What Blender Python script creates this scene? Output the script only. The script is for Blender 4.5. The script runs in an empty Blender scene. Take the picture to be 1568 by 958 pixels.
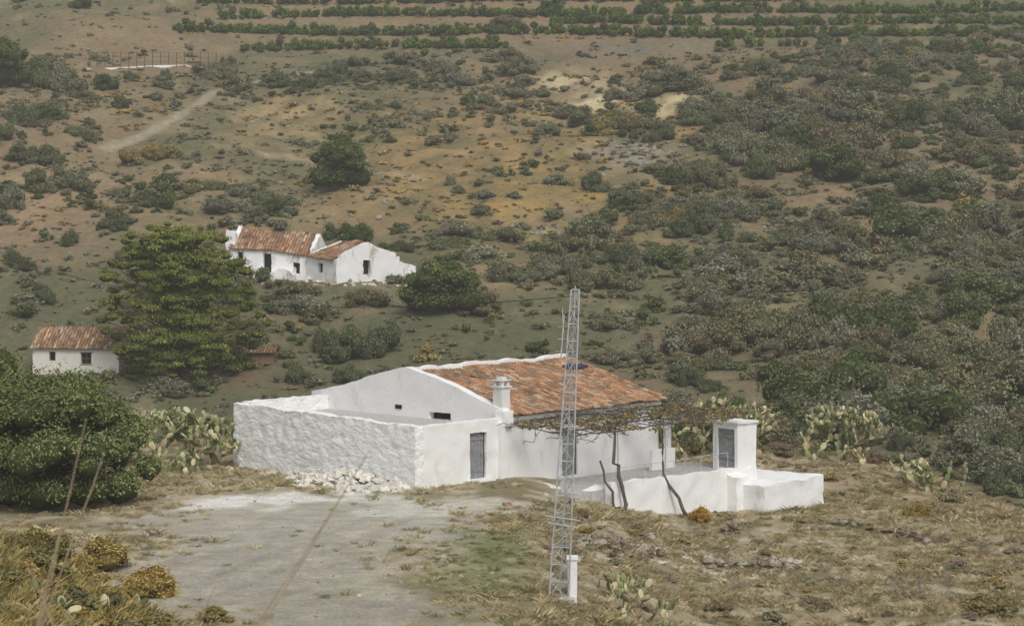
import bpy, math, numpy as np
from mathutils import Vector, noise as mnoise
R = np.random.default_rng(7)
sc = bpy.context.scene
CAMZ, FP, U0, V0 = 13.0, 3500.0, 784.0, 280.0

def lin(r, g, b):
    f = lambda c: ((c/255+0.055)/1.055)**2.4 if c > 10 else c/255/12.92
    return np.array([f(r), f(g), f(b)])

# ------------------------------------------------------------------ noise
TAB = [np.random.default_rng(100+i).random((256, 256)) for i in range(8)]
def vn(x, y, s=0):
    x = np.asarray(x, float); y = np.asarray(y, float)
    xi = np.floor(x).astype(int); yi = np.floor(y).astype(int)
    fx = x-xi; fy = y-yi
    fx = fx*fx*(3-2*fx); fy = fy*fy*(3-2*fy)
    T = TAB[s % 8]
    a = T[xi % 256, yi % 256]; b = T[(xi+1) % 256, yi % 256]
    c = T[xi % 256, (yi+1) % 256]; d = T[(xi+1) % 256, (yi+1) % 256]
    return (a*(1-fx)+b*fx)*(1-fy)+(c*(1-fx)+d*fx)*fy
def fbm(x, y, s=0, o=4):
    t = 0; a = 0.5; n = 0
    for i in range(o):
        t = t+a*vn(x*2**i+17.3*i, y*2**i+5.1*i, s+i); n += a; a *= 0.5
    return t/n
def ss(a, b, x):
    t = np.clip((x-a)/(b-a), 0, 1); return t*t*(3-2*t)
def smax(a, b, k):
    h = np.clip(0.5+0.5*(a-b)/k, 0, 1)
    return b*(1-h)+a*h+k*h*(1-h)

# ------------------------------------------------------------------ terrain
PD = [0, 120, 150, 175, 195, 220, 240, 300, 360, 400, 450, 520, 700, 900]
PZ = [-10, -9, -7.2, -5.2, -3.2, 3.0, 6.5, 20, 33.5, 45, 61, 82, 118, 130]
def terrain(x, d):
    x = np.asarray(x, float); d = np.asarray(d, float)
    g = -2.2*ss(-0.5, 9, x)*(1-0.6*ss(108, 122, d))
    e1 = d-123; e2 = 0.9*(x-18)+0.35*(d-120); e3 = (-x-23)*0.7+0.35*(d-106)
    e = smax(smax(e1, e2, 3), e3, 3)
    drop = 0.42*np.log1p(np.exp(np.clip(e/1.5, -30, 30)))*1.5
    K = g-drop-0.02*np.clip(80-d, 0, 60)
    K = K+(fbm(x*0.25, d*0.25, 1)-0.5)*0.5*ss(0, 6, np.abs(x+3)+np.abs(d-102)*0.15)*ss(2.5, 8, x)
    K = K+(fbm(x*1.3, d*1.3, 3)-0.5)*(0.05+0.14*ss(2, 6, x))
    ds = d-6*(fbm(x*0.012+3, d*0.006, 2)-0.5)*ss(230, 300, d)
    F = np.interp(ds, PD, PZ)
    amp = ss(140, 260, d)
    F = F+(fbm(x*0.028, d*0.02, 4)-0.5)*7*ss(235, 330, d)+(fbm(x*0.12, d*0.1, 5)-0.5)*2.0*(0.4+amp)+(fbm(x*0.5, d*0.45, 6)-0.5)*0.5
    H = 3.1+2.7*ss(-5.2, -12.0, x)
    NH = np.where(d < 48, 11.3+(H-11.3)*d/48, H-0.42*(d-48)-0.012*(np.clip(d-48, 0, 100))**2)
    NH = NH+(fbm(x*0.5, d*0.5, 2)-0.5)*0.5
    z = smax(K, F, 1.5)
    return smax(z, NH, 0.8)
def th(x, d): return float(terrain(np.array([x]), np.array([d]))[0])
DM = np.concatenate([np.arange(30, 130, 0.1), np.arange(130, 650, 0.4)])
def hit(u, v, dmin=63):
    D = DM[DM > dmin]
    x = (u-U0)/FP*D; zr = CAMZ-(v-V0)/FP*D
    t = terrain(x, D)
    i = np.argmax(t >= zr)
    if t[i] < zr[i]: i = len(D)-1
    return Vector((float(x[i]), float(D[i]), float(t[i])))

# ------------------------------------------------------------------ materials
def newmat(name):
    m = bpy.data.materials.new(name); m.use_nodes = True
    nt = m.node_tree; nt.nodes.clear()
    o = nt.nodes.new('ShaderNodeOutputMaterial'); p = nt.nodes.new('ShaderNodeBsdfPrincipled')
    nt.links.new(p.outputs[0], o.inputs[0])
    p.inputs['Specular IOR Level'].default_value = 0.12
    return m, nt, p
def N(nt, t, **k):
    n = nt.nodes.new(t)
    for a, b in k.items(): setattr(n, a, b)
    return n
def noise_node(nt, scale, detail=4, rough=0.6, stretch=None):
    g = N(nt, 'ShaderNodeNewGeometry')
    n = N(nt, 'ShaderNodeTexNoise'); n.inputs['Scale'].default_value = scale
    n.inputs['Detail'].default_value = detail; n.inputs['Roughness'].default_value = rough
    if stretch:
        mp = N(nt, 'ShaderNodeMapping'); mp.inputs['Scale'].default_value = stretch
        nt.links.new(g.outputs['Position'], mp.inputs[0]); nt.links.new(mp.outputs[0], n.inputs['Vector'])
    else: nt.links.new(g.outputs['Position'], n.inputs['Vector'])
    return n
def maprange(nt, src, a, b, c, d):
    m = N(nt, 'ShaderNodeMapRange'); nt.links.new(src, m.inputs[0])
    for i, v in enumerate((a, b, c, d)): m.inputs[i+1].default_value = v
    return m.outputs[0]
def mixc(nt, fac, a, b, mode='MIX'):
    m = N(nt, 'ShaderNodeMix', data_type='RGBA', blend_type=mode)
    if isinstance(fac, float): m.inputs[0].default_value = fac
    else: nt.links.new(fac, m.inputs[0])
    for s, v in ((6, a), (7, b)):
        if isinstance(v, (tuple, list, np.ndarray)): m.inputs[s].default_value = (*[float(q) for q in v[:3]], 1)
        else: nt.links.new(v, m.inputs[s])
    return m.outputs[2]
def bump(nt, p, src, strength, dist):
    b = N(nt, 'ShaderNodeBump'); b.inputs['Strength'].default_value = strength; b.inputs['Distance'].default_value = dist
    nt.links.new(src, b.inputs['Height']); nt.links.new(b.outputs[0], p.inputs['Normal'])

def mat_attr(name, rough=0.9, var=0.35, scale=3.0, bs=0.5, bd=0.05, weather=None):
    m, nt, p = newmat(name)
    a = N(nt, 'ShaderNodeAttribute', attribute_name='Col')
    n = noise_node(nt, scale, 6, 0.7)
    f = maprange(nt, n.outputs[0], 0.25, 0.75, 1-var, 1+var)
    vm = N(nt, 'ShaderNodeVectorMath', operation='SCALE'); nt.links.new(a.outputs[0], vm.inputs[0]); nt.links.new(f, vm.inputs['Scale'])
    out = vm.outputs[0]
    if weather:
        n2 = noise_node(nt, 0.9, 7, 0.7); f2 = maprange(nt, n2.outputs[0], 0.42, 0.68, 0.0, 0.75)
        out = mixc(nt, f2, out, weather)
    nt.links.new(out, p.inputs['Base Color']); p.inputs['Roughness'].default_value = rough
    if bs: bump(nt, p, n.outputs[0], bs, bd)
    return m
def mat_ground():
    m, nt, p = newmat('ground_soil')
    a = N(nt, 'ShaderNodeAttribute', attribute_name='Col')
    n1 = noise_node(nt, 1.1, 7, 0.75); n2 = noise_node(nt, 9, 4, 0.7); n3 = noise_node(nt, 0.25, 5, 0.65)
    f1 = maprange(nt, n1.outputs[0], 0.3, 0.7, 0.72, 1.3)
    f2 = maprange(nt, n2.outputs[0], 0.3, 0.7, 0.74, 1.26)
    mm = N(nt, 'ShaderNodeMath', operation='MULTIPLY'); nt.links.new(f1, mm.inputs[0]); nt.links.new(f2, mm.inputs[1])
    vm = N(nt, 'ShaderNodeVectorMath', operation='SCALE'); nt.links.new(a.outputs[0], vm.inputs[0]); nt.links.new(mm.outputs[0], vm.inputs['Scale'])
    f3 = maprange(nt, n3.outputs[0], 0.5, 0.7, 0.0, 0.35)
    c = mixc(nt, f3, vm.outputs[0], (0.8, 0.9, 0.75), 'MULTIPLY')
    nt.links.new(c, p.inputs['Base Color']); p.inputs['Roughness'].default_value = 0.95
    bump(nt, p, n2.outputs[0], 0.5, 0.05)
    return m
def mat_white(name, base=(0.82, 0.82, 0.81), dirt=(0.5, 0.48, 0.44), lo=0.58, hi=0.8, bs=0.5, stones=False, sc_=1.6):
    m, nt, p = newmat(name)
    n = noise_node(nt, sc_, 8, 0.7, (1, 1, 0.45)); n2 = noise_node(nt, 7, 6, 0.65)
    f = maprange(nt, n.outputs[0], lo, hi, 0.0, 0.8)
    f2 = maprange(nt, n2.outputs[0], 0.35, 0.7, 0.0, 0.25)
    c = mixc(nt, f2, base, (0.64, 0.65, 0.65)); c = mixc(nt, f, c, dirt)
    nt.links.new(c, p.inputs['Base Color']); p.inputs['Roughness'].default_value = 0.85
    if stones:
        g = N(nt, 'ShaderNodeNewGeometry'); vo = N(nt, 'ShaderNodeTexVoronoi'); vo.inputs['Scale'].default_value = 2.7
        mp = N(nt, 'ShaderNodeMapping'); mp.inputs['Scale'].default_value = (1, 1, 1.9)
        nz = noise_node(nt, 2.2, 4, .7)
        av = N(nt, 'ShaderNodeVectorMath', operation='MULTIPLY_ADD'); nt.links.new(nz.outputs[1], av.inputs[0]); av.inputs[1].default_value = (.6, .6, .6); nt.links.new(g.outputs['Position'], av.inputs[2])
        nt.links.new(av.outputs[0], mp.inputs[0]); nt.links.new(mp.outputs[0], vo.inputs['Vector'])
        ad = N(nt, 'ShaderNodeMath', operation='MULTIPLY_ADD'); nt.links.new(vo.outputs[0], ad.inputs[0]); ad.inputs[1].default_value = -1.0; nt.links.new(n2.outputs[0], ad.inputs[2])
        bump(nt, p, ad.outputs[0], 0.65, 0.065)
    else: bump(nt, p, n2.outputs[0], bs, 0.04)
    return m
def mat_plain(name, col, rough=0.7, metal=0.0, var=0.25, scale=6):
    m, nt, p = newmat(name)
    n = noise_node(nt, scale, 5, 0.65); f = maprange(nt, n.outputs[0], 0.3, 0.7, 0, 1)
    c = mixc(nt, f, tuple(np.array(col)*(1-var)), tuple(np.array(col)*(1+var)))
    nt.links.new(c, p.inputs['Base Color']); p.inputs['Roughness'].default_value = rough; p.inputs['Metallic'].default_value = metal
    return m
def mat_foliage(name, inst=False):
    m, nt, p = newmat(name)
    nt.nodes.remove(p); p = nt.nodes.new('ShaderNodeBsdfDiffuse'); nt.links.new(p.outputs[0], nt.nodes['Material Output'].inputs[0])
    a = N(nt, 'ShaderNodeAttribute', attribute_name='Col')
    src = a.outputs[0]
    if inst:
        t = N(nt, 'ShaderNodeAttribute', attribute_name='tint', attribute_type='INSTANCER')
        vm = N(nt, 'ShaderNodeVectorMath', operation='MULTIPLY'); nt.links.new(a.outputs[0], vm.inputs[0]); nt.links.new(t.outputs[1], vm.inputs[1]); src = vm.outputs[0]
    nt.links.new(src, p.inputs['Color'])
    return m
M_ground = mat_ground()
M_annex = mat_white('whitewashed_rubble', stones=True, lo=0.62, hi=0.85, base=(.85, .85, .84))
M_white = mat_white('whitewash')
M_ruin = mat_white('peeling_whitewash', dirt=(0.32, 0.25, 0.19), lo=0.54, hi=0.64, base=(0.82, 0.82, 0.82), sc_=0.9)
M_tile = mat_attr('terracotta', 0.9, 0.4, 5, 0.4, 0.02, weather=tuple(lin(124, 104, 86)))
M_attr = mat_attr('painted', 0.9, 0.25, 6, 0.4, 0.02)
M_door = mat_plain('grey_door_paint', (0.24, 0.25, 0.26), 0.7)
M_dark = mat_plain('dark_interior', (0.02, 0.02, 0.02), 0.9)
M_metal = mat_plain('galvanised_steel', (0.42, 0.44, 0.46), 0.55, 0.0)
M_wood = mat_plain('weathered_wood', (0.12, 0.10, 0.085), 0.9)
M_fol = mat_foliage('foliage'); M_foli = mat_foliage('foliage_instanced', True)
M_conc = mat_plain('concrete', (0.45, 0.44, 0.42), 0.9)

# ------------------------------------------------------------------ mesh helpers
def link(o, parent=None):
    sc.collection.objects.link(o)
    if parent is not None: o.parent = parent
    return o
def empty(name, loc=(0, 0, 0)):
    e = bpy.data.objects.new(name, None); e.location = loc; e.empty_display_size = 0.5
    sc.collection.objects.link(e); return e
def arr_mesh(name, V, F, fc=None, mats=(), smooth=False):
    V = np.asarray(V, np.float32); F = np.asarray(F, np.int32)
    me = bpy.data.meshes.new(name)
    me.vertices.add(len(V)); me.vertices.foreach_set('co', V.ravel())
    k = F.shape[1]
    me.loops.add(F.size); me.loops.foreach_set('vertex_index', F.ravel())
    me.polygons.add(len(F)); me.polygons.foreach_set('loop_start', np.arange(0, F.size, k, dtype=np.int32))
    try: me.polygons.foreach_set('loop_total', np.full(len(F), k, dtype=np.int32))
    except Exception: pass
    if fc is not None:
        at = me.color_attributes.new('Col', 'FLOAT_COLOR', 'CORNER')
        c = np.ones((len(F), 4), np.float32); c[:, :3] = fc
        at.data.foreach_set('color', np.repeat(c, k, axis=0).ravel())
    if smooth: me.polygons.foreach_set('use_smooth', np.ones(len(F), bool))
    for m in mats: me.materials.append(m)
    me.update(calc_edges=True); me.validate()
    return me
class MB:
    def __init__(s): s.V = []; s.F = []; s.C = []
    def add(s, v, f, c=(0.5, 0.5, 0.5)):
        o = len(s.V); s.V += [tuple(q) for q in v]
        for q in f: s.F.append(tuple(i+o for i in q)); s.C.append(tuple(c))
    def build(s, name, mat, parent=None, smooth=False):
        me = bpy.data.meshes.new(name); me.from_pydata(s.V, [], s.F)
        at = me.color_attributes.new('Col', 'FLOAT_COLOR', 'CORNER')
        buf = []
        for p, c in zip(s.F, s.C): buf += [c[0], c[1], c[2], 1.0]*len(p)
        at.data.foreach_set('color', buf)
        me.materials.append(mat)
        if smooth: me.polygons.foreach_set('use_smooth', [True]*len(s.F))
        me.update()
        return link(bpy.data.objects.new(name, me), parent)
def cst(v): return v if callable(v) else (lambda a, b: v)
def gbox(mb, fn, u0, u1, v0, v1, zb, zt, seg=0.3, amp=0.0, col=(.5, .5, .5), fr=1.7):
    zb = cst(zb); zt = cst(zt)
    def P(u, v, w):
        a = zb(u, v); b = zt(u, v)
        p = Vector(fn(u, v, a+(b-a)*w))
        if amp:
            p += mnoise.noise_vector(p*fr)*amp+mnoise.noise_vector(p*fr*2.6)*amp*0.45
        return p
    nu = max(1, math.ceil(abs(u1-u0)/seg)); nv = max(1, math.ceil(abs(v1-v0)/seg))
    nz = max(1, math.ceil(abs(zt(u0, v0)-zb(u0, v0))/seg))
    def grid(g, n, m):
        V = [g(i/n, j/m) for i in range(n+1) for j in range(m+1)]
        F = [(i*(m+1)+j, (i+1)*(m+1)+j, (i+1)*(m+1)+j+1, i*(m+1)+j+1) for i in range(n) for j in range(m)]
        mb.add(V, F, col)
    U = lambda a: u0+(u1-u0)*a; Vv = lambda a: v0+(v1-v0)*a
    grid(lambda a, b: P(U(a), v0, b), nu, nz); grid(lambda a, b: P(U(1-a), v1, b), nu, nz)
    grid(lambda a, b: P(u1, Vv(a), b), nv, nz); grid(lambda a, b: P(u0, Vv(1-a), b), nv, nz)
    grid(lambda a, b: P(U(a), Vv(b), 1), nu, nv); grid(lambda a, b: P(U(1-a), Vv(b), 0), nu, nv)
def wall(mb, fn, axis, a0, a1, c0, c1, zb, zt, ops=(), seg=0.3, amp=0.03, fr=1.7):
    cuts = sorted({a0, a1, *[o[0] for o in ops], *[o[1] for o in ops]})
    for p, q in zip(cuts[:-1], cuts[1:]):
        mid = (p+q)/2; op = [o for o in ops if o[0] <= mid <= o[1]]
        segs = [(zb, zt)] if not op else [(zb, op[0][2]), (op[0][3], zt)]
        for b, t in segs:
            if not callable(b) and not callable(t) and t-b < 0.02: continue
            if axis == 'u': gbox(mb, fn, p, q, c0, c1, b, t, seg, amp, fr=fr)
            else: gbox(mb, fn, c0, c1, p, q, b, t, seg, amp, fr=fr)
def tube(mb, pts, rad, n=7, col=(.5, .5, .5)):
    pts = [Vector(p) for p in pts]; V = []; F = []
    rr = rad if isinstance(rad, (list, tuple)) else [rad]*len(pts)
    for i, p in enumerate(pts):
        t = (pts[min(i+1, len(pts)-1)]-pts[max(i-1, 0)]).normalized()
        x = t.cross(Vector((0, 0, 1)))
        if x.length < 0.05: x = t.cross(Vector((1, 0, 0)))
        x.normalize(); y = t.cross(x)
        for k in range(n):
            a = 2*math.pi*k/n; V.append(p+(x*math.cos(a)+y*math.sin(a))*rr[i])
    for i in range(len(pts)-1):
        for k in range(n): F.append((i*n+k, i*n+(k+1) % n, (i+1)*n+(k+1) % n, (i+1)*n+k))
    F.append(tuple(range(n))[::-1]); F.append(tuple((len(pts)-1)*n+k for k in range(n)))
    mb.add(V, F, col)
TCOL = [lin(190, 144, 108), lin(178, 128, 92), lin(204, 166, 134), lin(160, 124, 98), lin(184, 150, 120), lin(188, 136, 98), lin(154, 132, 112), lin(140, 116, 98)]
def tiles(mb, fn, t0, t1, s0, s1, zf, tw=0.22, tl=0.38, keep=None, dull=1.0, seed=1, flip=1):
    r = np.random.default_rng(seed); nc = int(abs(t1-t0)/tw); L = abs(s1-s0); nr = int(L/tl)+1; sg = 1 if s1 > s0 else -1
    n1, n2 = nc*2, nr
    V = []
    for i in range(n1+1):
        for j in range(n2+1):
            t = t0+(t1-t0)*i/n1; s = s0+(s1-s0)*j/n2
            V.append(fn(t, s, zf(t, s)-0.05+(0.03 if i % 2 else 0)))
    F = [(i*(n2+1)+j, (i+1)*(n2+1)+j, (i+1)*(n2+1)+j+1, i*(n2+1)+j+1) for i in range(n1) for j in range(n2)]
    mb.add(V, F, lin(112, 84, 66)*dull)
    for i in range(nc):
        tc = t0+(t1-t0)*(i+0.5)/nc
        for j in range(nr):
            sa = s0+sg*(j*tl-0.03+r.normal(0, 0.03)); sb = sa+sg*tl*1.12
            if sg*(sb-s1) > 0: sb = s1
            if keep and not keep(tc, sa): continue
            if r.random() < .012: continue
            tcj = tc+r.normal(0, 0.02); w = tw*0.43; dz = r.normal(0, 0.012)
            base = TCOL[r.integers(len(TCOL))]
            pn = fbm(np.array(tc*0.6+seed), np.array(sa*0.8), 3)
            c = base*(0.6+0.75*float(pn))*r.uniform(0.8, 1.12)*dull
            if r.random() < 0.06: c = lin(200, 184, 160)*0.8
            V = []
            for (s, up, ww) in ((sa, 0.035, w*1.08), (sb, 0.0, w*0.9)):
                for k in range(6):
                    a = math.pi*k/5
                    V.append(fn(tcj+math.cos(a)*ww, s, zf(tcj, s)+dz+up+math.sin(a)*0.075-0.02))
            F = [(k, k+1, 7+k, 6+k) for k in range(5)]+[(0, 1, 2, 3, 4, 5)]
            mb.add(V, F, c)

# ------------------------------------------------------------------ ground colour blobs (world space)
def blob(u, v, ru, rv, col, st=0.85, dmin=63):
    c = hit(u, v, dmin); a = hit(u, v-rv, dmin); b = hit(u, v+rv, dmin)
    rx = ru*c.y/FP; rd = max(abs(a.y-b.y)/2, 1.0)
    return (c.x, c.y, rx, min(rd, 60), np.array(col), st)
ORG = lin(150, 125, 84); STRAW = lin(190, 178, 140); BRN = lin(130, 111, 86)
BL = [blob(1000, 115, 300, 60, BRN, .55), blob(760, 240, 270, 90, ORG, .7), blob(840, 320, 120, 55, lin(160, 132, 78), .7),
      blob(950, 155, 90, 16, STRAW, .9), blob(1040, 160, 40, 12, STRAW, .9), blob(430, 190, 90, 30, lin(162, 140, 104), .85), blob(880, 120, 60, 12, STRAW, .6),
      blob(1040, 200, 60, 30, ORG, .6), blob(660, 300, 90, 30, ORG, .5), blob(970, 235, 50, 25, lin(135, 132, 122), .7), blob(850, 350, 50, 22, lin(120, 112, 98), .7),
      blob(60, 330, 70, 35, lin(154, 130, 103), .85), blob(110, 380, 90, 25, lin(130, 112, 90), .6), blob(200, 160, 120, 40, lin(138, 122, 94), .6),
      blob(760, 20, 600, 60, lin(130, 112, 88), .85), blob(900, 80, 220, 12, lin(110, 106, 96), .7),
      blob(1300, 160, 120, 60, lin(122, 108, 84), .7), blob(1500, 330, 120, 50, lin(118, 106, 80), .7), blob(1330, 420, 150, 40, lin(114, 103, 78), .7),
      blob(560, 450, 100, 14, lin(130, 126, 100), .6), blob(600, 580, 500, 40, lin(88, 87, 66), .6), blob(1400, 95, 180, 20, lin(134, 113, 88), .7),
      blob(380, 580, 60, 20, lin(118, 98, 78), .7), blob(1250, 560, 200, 40, lin(106, 96, 73), .6), blob(1150, 270, 60, 40, lin(84, 86, 62), .5),
      blob(120, 460, 260, 60, lin(92, 91, 69), .7), blob(560, 500, 260, 50, lin(88, 90, 68), .7), blob(820, 540, 260, 40, lin(92, 92, 70), .6), blob(280, 400, 160, 40, lin(96, 94, 72), .6)]
GRAV = lin(170, 165, 153)
NB = [blob(480, 800, 260, 45, GRAV, .95), blob(400, 880, 230, 60, lin(160, 155, 143), .95), blob(520, 940, 200, 40, lin(152, 147, 133), .95), blob(420, 765, 160, 14, lin(220, 218, 211), .95),
      blob(740, 850, 75, 50, lin(118, 122, 82), .8), blob(800, 930, 90, 30, lin(124, 120, 88), .6), blob(740, 768, 100, 10, lin(196, 190, 178), .8), blob(610, 780, 60, 16, lin(202, 198, 188), .75),
      blob(1350, 720, 150, 25, lin(156, 140, 118), .7), blob(1150, 820, 160, 30, lin(154, 144, 122), .7), blob(330, 735, 70, 12, lin(182, 172, 150), .7), blob(600, 880, 40, 30, lin(175, 168, 152), .5)]
PATH = [hit(*p) for p in [(470, 112), (440, 118), (400, 124), (350, 133), (310, 155), (275, 180), (225, 205), (160, 228)]]
PATH2 = [hit(*p) for p in [(400, 235), (440, 240), (485, 246), (560, 262), (640, 272)]]
def segd(x, d, P, Q):
    ax, ay, bx, by = P.x, P.y, Q.x, Q.y
    L = (bx-ax)**2+(by-ay)**2+1e-9; t = np.clip(((x-ax)*(bx-ax)+(d-ay)*(by-ay))/L, 0, 1)
    return np.hypot(x-ax-t*(bx-ax), d-ay-t*(by-ay))
def bare(x, d):
    m = np.zeros_like(x)
    for (cx, cy, rx, rd, c, st) in BL[:14]:
        q = ((x-cx)/rx)**2+((d-cy)/rd)**2; m = np.maximum(m, st*np.exp(-q*0.9))
    return m
def gcolor(x, d):
    n = fbm(x*0.05, d*0.04, 1, 5); n2 = fbm(x*0.3, d*0.25, 3, 4); n3 = fbm(x*0.02+9, d*0.015, 5, 3)
    soil = lin(126, 110, 85); scrub = lin(98, 97, 72); dry = lin(142, 130, 100)
    far = soil+(scrub-soil)*ss(0.35, 0.56, n)[:, None]; far = far+(dry-far)*(ss(0.54, 0.74, n2)*0.55)[:, None]
    far = far*(0.78+0.4*n3)[:, None]
    wx = x+(fbm(x*0.15, d*0.12, 2)-0.5)*10; wd = d+(fbm(x*0.12, d*0.1, 6)-0.5)*14
    for (cx, cy, rx, rd, c, st) in BL:
        w = st*np.exp(-(((wx-cx)/rx)**2+((wd-cy)/rd)**2)*0.9)*(0.4+1.1*ss(.3, .7, n2))
        far = far+(c-far)*np.clip(w, 0, 1)[:, None]
    dd = np.min([segd(x, d, PATH[i], PATH[i+1]) for i in range(len(PATH)-1)], axis=0)+(n2-.5)*1.8
    far = far+(lin(156, 148, 126)-far)*(ss(1.5, 0.5, dd)*0.75)[:, None]
    dd = np.min([segd(x, d, PATH2[i], PATH2[i+1]) for i in range(len(PATH2)-1)], axis=0)+(n2-.5)
    far = far+(lin(165, 150, 122)-far)*(ss(1.4, 0.5, dd)*0.6)[:, None]
    m = fbm(x*0.35, d*0.3, 4, 5); m2 = fbm(x*1.2, d*1.1, 2, 4)
    near = lin(154, 141, 116)+(lin(126, 118, 92)-lin(154, 141, 116))*ss(.42, .64, m)[:, None]
    near = near+(lin(186, 177, 156)-near)*(ss(.53, .7, m2)*0.65)[:, None]
    wx = x+(fbm(x*0.5, d*0.5, 2)-0.5)*5+(m2-.5)*1.6; wd = d+(fbm(x*0.4, d*0.4, 6)-0.5)*7+(m2-.5)*2
    for (cx, cy, rx, rd, c, st) in NB:
        q = ((wx-cx)/rx)**2+((wd-cy)/rd)**2
        w = st*(1-ss(0.35, 1.7, q))*(1-0.35*ss(.5, .7, m2))
        near = near+(c*(0.85+0.3*m2)[:, None]-near)*w[:, None]
    for off in (0, 1.7):
        dr = np.abs((x+7+off)-0.22*(d-80)+1.2*np.sin(d*.12)); near = near*(1-.1*(ss(.35, .1, dr)*ss(97, 90, d)))[:, None]
    hump = lin(146, 130, 84)+(lin(118, 110, 72)-lin(146, 130, 84))*ss(.4, .6, m)[:, None]
    wn = ss(66, 58, d)
    near = near+(hump-near)*wn[:, None]
    k = ss(128, 138, d+(fbm(x*.3, d*.3)-.5)*6)
    return near+(far-near)*k[:, None]

ks = np.linspace(-0.42, 0.42, 600)
ds = [-25.0]
while ds[-1] < 820: ds.append(ds[-1]+max(0.18, (ds[-1]+25)*0.0045 if ds[-1] > 62 else 0.5))
ds = np.array(ds)
KX, DD = np.meshgrid(ks, ds); XX = KX*(DD+60)
xf = XX.ravel(); df = DD.ravel(); zf_ = terrain(xf, df)
V = np.stack([xf, df, zf_], 1); n, m = XX.shape
idx = np.arange(n*m).reshape(n, m)
F = np.stack([idx[:-1, :-1], idx[:-1, 1:], idx[1:, 1:], idx[1:, :-1]], -1).reshape(-1, 4)
me = arr_mesh('terrain', V, F, None, [M_ground], True)
at = me.color_attributes.new('Col', 'FLOAT_COLOR', 'POINT')
c = np.ones((len(V), 4), np.float32); c[:, :3] = gcolor(xf, df); at.data.foreach_set('color', c.ravel())
link(bpy.data.objects.new('terrain_ground', me))

# ------------------------------------------------------------------ farmhouse
fa = math.radians(47); ax = (math.cos(fa), math.sin(fa)); bx = (-math.sin(fa), math.cos(fa)); Q = (-0.42, 100.75)
def W(t, s, z): return (Q[0]+t*ax[0]+s*bx[0], Q[1]+t*ax[1]+s*bx[1], z)
house = empty('whitewashed_farmhouse', W(5, 6, 0))
def hb(mb, name, mat, smooth=False, par=None):
    par = par or house
    o = mb.build(name, mat, None, smooth); o.parent = par
    o.location = Vector((0, 0, 0))-par.location; return o
HL, RS, SW = 10.8, 6.15, 12.5
def roofz(t, s):
    z = 2.83+0.263*s if s <= RS else 2.83+0.263*RS-0.25*(s-RS)
    return z+0.05*math.sin(t*0.9+s*0.5)-0.07*math.sin(math.pi*max(0, min(1, t/HL)))*(1-abs(s-RS)/8)+.03*math.sin(t*2.3-s*1.4)
lop = lambda s: 2.66+0.022*s+.03*math.sin(s*2.1)
mb = MB()
wall(mb, W, 'v', 0.0, 11.85, -5.4, -4.9, -0.6, lambda u, v: lop(v), (), 0.13, 0.06, 2.4)
wall(mb, W, 'u', -4.9, 0.02, 11.35, 11.85, -0.6, 2.95, (), 0.2, 0.07, 2.4)
hb(mb, 'annex_walls', M_annex, True)
mb = MB()
wall(mb, W, 'u', -4.9, 0.0, 0.0, 0.45, -0.6, 2.64, [(-2.05, -1.02, 0.12, 2.12)], 0.2, 0.04, 2.2)
hb(mb, 'annex_front', M_white, True)
mb = MB(); gbox(mb, W, -4.95, 0.05, 0.4, 11.4, 2.15, 2.3, 0.5, 0.03); hb(mb, 'annex_flat_roof', M_conc)
mb = MB()
gz = lambda u, v: roofz(0.1, v)+0.17
wall(mb, W, 'v', -0.02, SW, 0.0, 0.42, -0.6, gz, [(3.2, 4.6, 2.3, 2.62)], 0.25, 0.035)
wall(mb, W, 'u', 0.42, HL, 0.0, 0.4, -1.2, 2.66, [(3.95, 5.0, -0.3, 1.8)], 0.3, 0.03)
wall(mb, W, 'v', 0.4, SW, HL-0.4, HL, -2.2, lambda u, v: roofz(HL-.2, v)-0.06, (), 0.4, 0.02)
wall(mb, W, 'u', 0.42, HL-0.4, SW-0.4, SW, -2, 2.55, (), 0.4, 0.02)
hb(mb, 'house_walls', M_white, True)
mb = MB()
gbox(mb, W, 0.3, HL+0.05, -0.16, 0.0-0.004, 2.5, 2.68, 0.3, 0.02)
gbox(mb, W, 0.3, HL+0.1, RS-0.2, RS+0.2, lambda u, v: roofz(u, RS)-0.05, lambda u, v: roofz(u, RS)+0.12+.025*math.sin(u*4.7), 0.2, 0.04)
gbox(mb, W, -0.12, 0.5, -0.22, 0.35, 2.3, 2.95, 0.2, 0.03)
gbox(mb, W, -0.3, -0.0, -0.18, 0.5, -0.5, 2.45, 0.25, 0.03)
hb(mb, 'ridge_and_cornice', M_white, True)
mb = MB(); tiles(mb, W, 0.44, HL+0.25, -0.38, RS-0.15, roofz, dull=.93, seed=3)
tiles(mb, W, 0.44, HL+0.25, SW+0.3, RS+0.15, roofz, seed=5); hb(mb, 'roof_tiles', M_tile)
mb = MB()
for j in range(16):
    s = 0+j*0.38; z = roofz(HL, s)+0.05
    V = []
    for (q, up) in ((s, .03), (s+.42, .1)):
        for k in range(6):
            a = math.pi*k/5; V.append(W(HL+0.2+math.cos(a)*.11, q, z+up+math.sin(a)*.09))
    mb.add(V, [(k, k+1, 7+k, 6+k) for k in range(5)]+[(0, 1, 2, 3, 4, 5)], TCOL[j % 7]*R.uniform(.6, 1.1))
hb(mb, 'verge_tiles', M_tile)
mb = MB(); gbox(mb, W, 9.3, 10.7, 4.3, 4.75, lambda u, v: roofz(u, v)+.06, lambda u, v: roofz(u, v)+.18, .12, .09, (0.05, 0.055, 0.085)); hb(mb, 'tarpaulin_scrap', M_attr)
mb = MB()
gbox(mb, W, 0.08, 0.62, 0.12, 0.66, 2.6, 3.95, 0.2, 0.02)
gbox(mb, W, 0.02, 0.68, 0.06, 0.72, 3.95, 4.03, 0.2, 0.015)
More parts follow.
